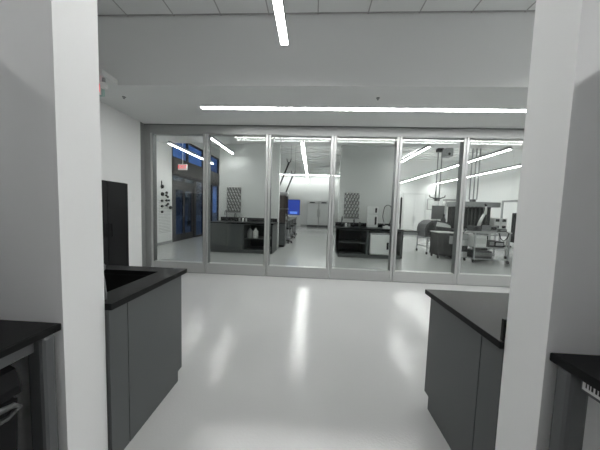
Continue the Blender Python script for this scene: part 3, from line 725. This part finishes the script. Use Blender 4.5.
for x in (4.735, 4.87):
    for y in (7.56, 8.14): MB().tube([(x - .012, y, .05), (x + .012, y, .05)], .05, 12).build('caster', M['black'], t)
t = tag(MB().tube([(4.80, 7.62, .872), (4.84, 7.56, .95), (4.80, 7.60, 1.08), (4.74, 7.70, 1.02), (4.72, 7.78, .885)], .014, 8).build('tubing', M['darker']), 'dark loop of tubing on top of the narrow drawer trolley', 'tubing')
# grey monitor on post
t = thing('monitor', 'grey screened monitor on a post behind the rounded instrument', 'monitor', (4.97, 9.5, 0))
MB().box((4.735, 9.48, 1.24), (5.215, 9.53, 1.78), .01).build('panel', M['aludark'], t)
MB().box((4.755, 9.472, 1.28), (5.195, 9.481, 1.76)).build('screen', M['greyscreen'], t)
MB().tube([(4.97, 9.55, .03), (4.97, 9.55, 1.55)], .025).build('post', M['steel'], t)
MB().lathe((4.97, 9.55, 0), [(.075, 0), (.075, .02), (.05, .04)]).build('foot', M['darkgrey'], t)
# bench behind with dark canister
cart(5.06, 5.7, 9.3, 9.85, .92, 'steel table behind the square cabinet, holding a dark canister', (.3,))
t = thing('canister', 'dark canister with narrow neck on the steel table behind the square cabinet', 'canister', (5.20, 9.5, .92))
MB().lathe((5.20, 9.5, .92), [(.085, 0), (.09, .02), (.09, .34), (.05, .40), (.04, .46)], 16).build('body', M['darkgrey'], t)
MB().lathe((5.20, 9.5, 1.38), [(.05, 0), (.05, .06)], 12).build('cap', M['black'], t)
t = thing('syringe_pump', 'small white box instrument beside the dark canister', 'instrument', (5.55, 9.45, .92))
MB().box((5.44, 9.36, .92), (5.68, 9.58, 1.10), .012).build('case', M['plastic'], t)
MB().box((5.47, 9.352, .98), (5.60, 9.361, 1.05)).build('display', M['red'], t)
t = thing('wall_shelf', 'grey overhead shelf left of the dark hood, on two posts', 'shelf', (5.9, 10.2, 0))
MB().box((5.62, 10.1, 2.03), (6.25, 10.4, 2.09), .005).build('board', M['greyplastic'], t)
for x in (5.65, 6.18): MB().box((x, 10.23, 0), (x + .04, 10.27, 2.03)).build('post', M['steel'], t)
# hood over the table
cart(4.93, 6.00, 7.25, 8.1, .96, 'steel frame table with instruments at the right, in front of the dark hood', (.10, .46))
t = thing('fume_hood', 'dark glazed hood with a wide flat canopy behind the steel frame table', 'hood', (5.6, 8.45, 0))
MB().box((4.98, 8.15, 1.73), (6.30, 8.95, 1.90), .01).build('canopy', M['greyplastic'], t)
MB().box((5.02, 8.85, .96), (6.02, 8.9, 1.73)).build('back_panel', M['darker'], t)
for x in (5.02, 5.98): MB().box((x, 8.2, 0), (x + .04, 8.9, 1.73)).build('side_panel', M['darker'], t)
for k in range(7): MB().box((5.16 + .12 * k, 8.19, 1.02), (5.19 + .12 * k, 8.21, 1.73)).build('strip', M['darkgrey'], t)
MB().box((5.02, 8.2, .90), (6.02, 8.9, .96)).build('worktop', M['greyplastic'], t)
# robot arm on the table
t = thing('robot', 'pale jointed robot arm standing on the steel frame table', 'robot', (5.25, 7.6, .96))
MB().lathe((5.25, 7.6, .96), [(.09, 0), (.09, .05), (.06, .08), (.06, .16)], 16).build('base', M['darkgrey'], t)
MB().tube([(5.25, 7.6, 1.10), (5.30, 7.62, 1.25), (5.42, 7.64, 1.48)], [.05, .045, .04]).build('upper_link', M['plastic'], t)
MB().tube([(5.42, 7.60, 1.48), (5.44, 7.60, 1.62), (5.42, 7.58, 1.75)], [.04, .03, .025]).build('forearm', M['plastic'], t)
MB().tube([(5.42, 7.58, 1.75), (5.37, 7.56, 1.80)], [.03, .02]).build('gripper', M['black'], t)
def ins(x0, x1, y0, y1, z0, z1, m, lb, pm='black'):
    t = thing('instrument', lb, 'instrument', ((x0 + x1) / 2, (y0 + y1) / 2, z0), 'instruments on the steel frame table')
    MB().box((x0, y0, z0), (x1, y1, z1), .01).build('case', M[m], t)
    MB().box((x0 + .03, y0 - .006, z0 + (z1 - z0) * .3), (x1 - .03, y0 + .002, z0 + (z1 - z0) * .8)).build('front_panel', M[pm], t)
ins(4.97, 5.14, 7.4, 7.7, .96, 1.12, 'darkgrey', 'small dark instrument at the left end of the frame table top')
ins(5.50, 5.72, 7.45, 7.8, .96, 1.14, 'greyplastic', 'grey instrument in the middle of the frame table top')
ins(5.74, 5.96, 7.4, 7.75, .96, 1.05, 'darkgrey', 'flat dark instrument at the right end of the frame table top', 'greyplastic')
ins(4.99, 5.36, 7.35, 7.9, .485, .82, 'plastic', 'white boxy instrument on the middle shelf of the frame table', 'labwall')
ins(5.42, 5.60, 7.35, 7.8, .485, .70, 'darkgrey', 'dark instrument on the middle shelf of the frame table', 'greyplastic')
ins(5.64, 5.92, 7.4, 7.9, .485, .66, 'black', 'black low instrument on the right of the middle shelf', 'steel')
ins(5.0, 5.55, 7.35, 7.9, .125, .36, 'darkgrey', 'wide dark instrument on the bottom shelf of the frame table', 'aludark')
# coiled cable on the table
t = tag(MB().tube([(5.60, 7.30, .97), (5.62, 7.24, .92), (5.66, 7.235, .78), (5.76, 7.235, .70), (5.86, 7.235, .80), (5.90, 7.24, .93), (5.88, 7.30, .975)], .014, 8).build('cable', M['black']), 'black cable looping down the front of the steel frame table', 'cable')
# trolley with white boxes right of the hood
cart(6.15, 6.62, 8.1, 8.7, .93, 'narrow steel table right of the dark hood, carrying stacked white boxes', (.3,))
for i, (x, z, lb) in enumerate(((6.17, .93, 'lower left white box with a black window right of the hood'), (6.39, .93, 'lower right white box with a black window right of the hood'), (6.17, 1.152, 'upper left white box with a black window right of the hood'), (6.39, 1.152, 'upper right white box with a black window right of the hood'))):
    t = thing('supply_box', lb, 'box', (x + .1, 8.3, z), 'white boxes right of the hood')
    MB().box((x, 8.2, z), (x + .20, 8.5, z + .22), .008).build('carton', M['plastic'], t)
    MB().box((x + .04, 8.194, z + .10), (x + .16, 8.201, z + .19)).build('window', M['black'], t)
# low dark step at the door
t = thing('floor_scale', 'low dark platform on the floor before the white door with the slit window', 'scale', (9.0, 11.3, 0))
MB().box((8.70, 11.1, .02), (9.20, 11.75, .10), .01).build('platform', M['darkgrey'], t)
for x, y in ((8.75, 11.15), (9.15, 11.15), (8.75, 11.7), (9.15, 11.7)): MB().lathe((x, y, 0), [(.025, 0), (.025, .02)], 10).build('foot', M['black'], t)
# ceiling service columns
def column(x, y, zb, offs, label, arms):
    t = thing('service_column', label, 'service column', (x, y, zb), 'hanging service columns')
    for o in offs: MB().tube([(x + o, y, zb + .15), (x + o, y, ZD)], .028, 8).build('pipe', M['greyplastic'], t)
    MB().box((x - .09, y - .09, zb), (x + .09, y + .09, zb + .16), .01).build('hub', M['darkgrey'], t)
    if arms:
        MB().box((x - .17, y - .1, 4.50), (x + .12, y + .1, 4.66), .008).build('ceiling_box', M['black'], t)
        for s in (-1, 1):
            MB().tube([(x + s * .08, y, zb + .10), (x + s * .36, y, zb + .20), (x + s * .38, y, zb + .28)], .03, 8).build('arm', M['darkgrey'], t)
    else: MB().tube([(x, y, zb), (x, y, zb - .14)], [.07, .02], 10).build('nozzle', M['black'], t)
    return t
column(6.20, 12.0, 2.10, (-.09, .09), 'hanging twin pipe service column with side arms, left of the two', True)
column(7.45, 11.3, 2.02, (-.16, .02, .18), 'hanging three pipe service column above the dark hood', False)
t = thing('projector', 'grey box shaped projector hung under the deck next to the pipe column', 'projector', (6.42, 11.8, 4.2))
MB().box((6.25, 11.6, 4.2), (6.6, 12.0, 4.60), .02).build('body', M['greyplastic'], t)
MB().lathe((6.42, 11.598, 4.32), [(.05, -.02), (.06, 0), (.06, .01)], 14, 'y').build('lens', M['black'], t)
MB().tube([(6.42, 11.8, 4.6), (6.42, 11.8, ZD)], .03, 8).build('mount', M['steel'], t)
t = thing('notice_board', 'pale grey notice board on the rear wall right of the double door', 'board', (7.45, 15.18, 1.7))
MB().box((7.25, 15.17, 1.70), (7.95, 15.2, 2.40), .004).build('board', M['greyplastic'], t)
MB().box((7.29, 15.164, 1.74), (7.91, 15.171, 2.36)).build('paper', M['labwall'], t)
t = thing('wall_cabinet', 'pale low wall cabinet on the rear wall right of the notice board', 'cabinet', (9, 15, 1.6))
MB().box((8.2, 14.9, 1.5), (9.2, 15.2, 2.2), .008).build('body', M['labwall'], t)
for a in (8.21, 8.71): MB().box((a, 14.88, 1.51), (a + .48, 14.9, 2.19), .004).build('door', M['labwall'], t)

# ------------------------------------------------------------------ world, camera, view
w = bpy.data.worlds.new('dusk'); SC.world = w; w.use_nodes = True
nt = w.node_tree; bg = nt.nodes['Background']; bg.inputs['Strength'].default_value = .8
tc = nt.nodes.new('ShaderNodeTexCoord'); nz = nt.nodes.new('ShaderNodeTexNoise'); nz.inputs['Scale'].default_value = 9; nz.inputs['Detail'].default_value = 4
nt.links.new(tc.outputs['Generated'], nz.inputs['Vector'])
rp = nt.nodes.new('ShaderNodeValToRGB'); rp.color_ramp.elements[0].position = .40; rp.color_ramp.elements[0].color = (.012, .04, .14, 1)
rp.color_ramp.elements[1].position = .62; rp.color_ramp.elements[1].color = (.10, .24, .55, 1)
nt.links.new(nz.outputs['Fac'], rp.inputs['Fac']); nt.links.new(rp.outputs['Color'], bg.inputs['Color'])
cam = bpy.data.cameras.new('camera'); co = bpy.data.objects.new('camera', cam); COL.objects.link(co)
cam.sensor_fit = 'HORIZONTAL'; cam.sensor_width = 36; cam.lens = 232.735 / 600 * 36; cam.clip_start = .02; cam.clip_end = 300
pi_, ya, ro = .065399, .0499073, .0310257
fwd = Vector((-math.sin(ya) * math.cos(pi_), math.cos(ya) * math.cos(pi_), -math.sin(pi_)))
r = Vector((math.cos(ya), math.sin(ya), 0)); u = r.cross(fwd)
r2 = math.cos(ro) * r + math.sin(ro) * u; u2 = -math.sin(ro) * r + math.cos(ro) * u
mw = Matrix((( r2.x, u2.x, -fwd.x, 0), (r2.y, u2.y, -fwd.y, 0), (r2.z, u2.z, -fwd.z, 1.45), (0, 0, 0, 1)))
co.matrix_world = mw
SC.camera = co
vs = SC.view_settings
vs.view_transform = 'Standard'; vs.look = 'None'; vs.gamma = 1; vs.use_curve_mapping = False; vs.exposure = 0.6
SC.cycles.use_denoising = True
SC.cycles.max_bounces = 12; SC.cycles.transparent_max_bounces = 40; SC.cycles.diffuse_bounces = 6
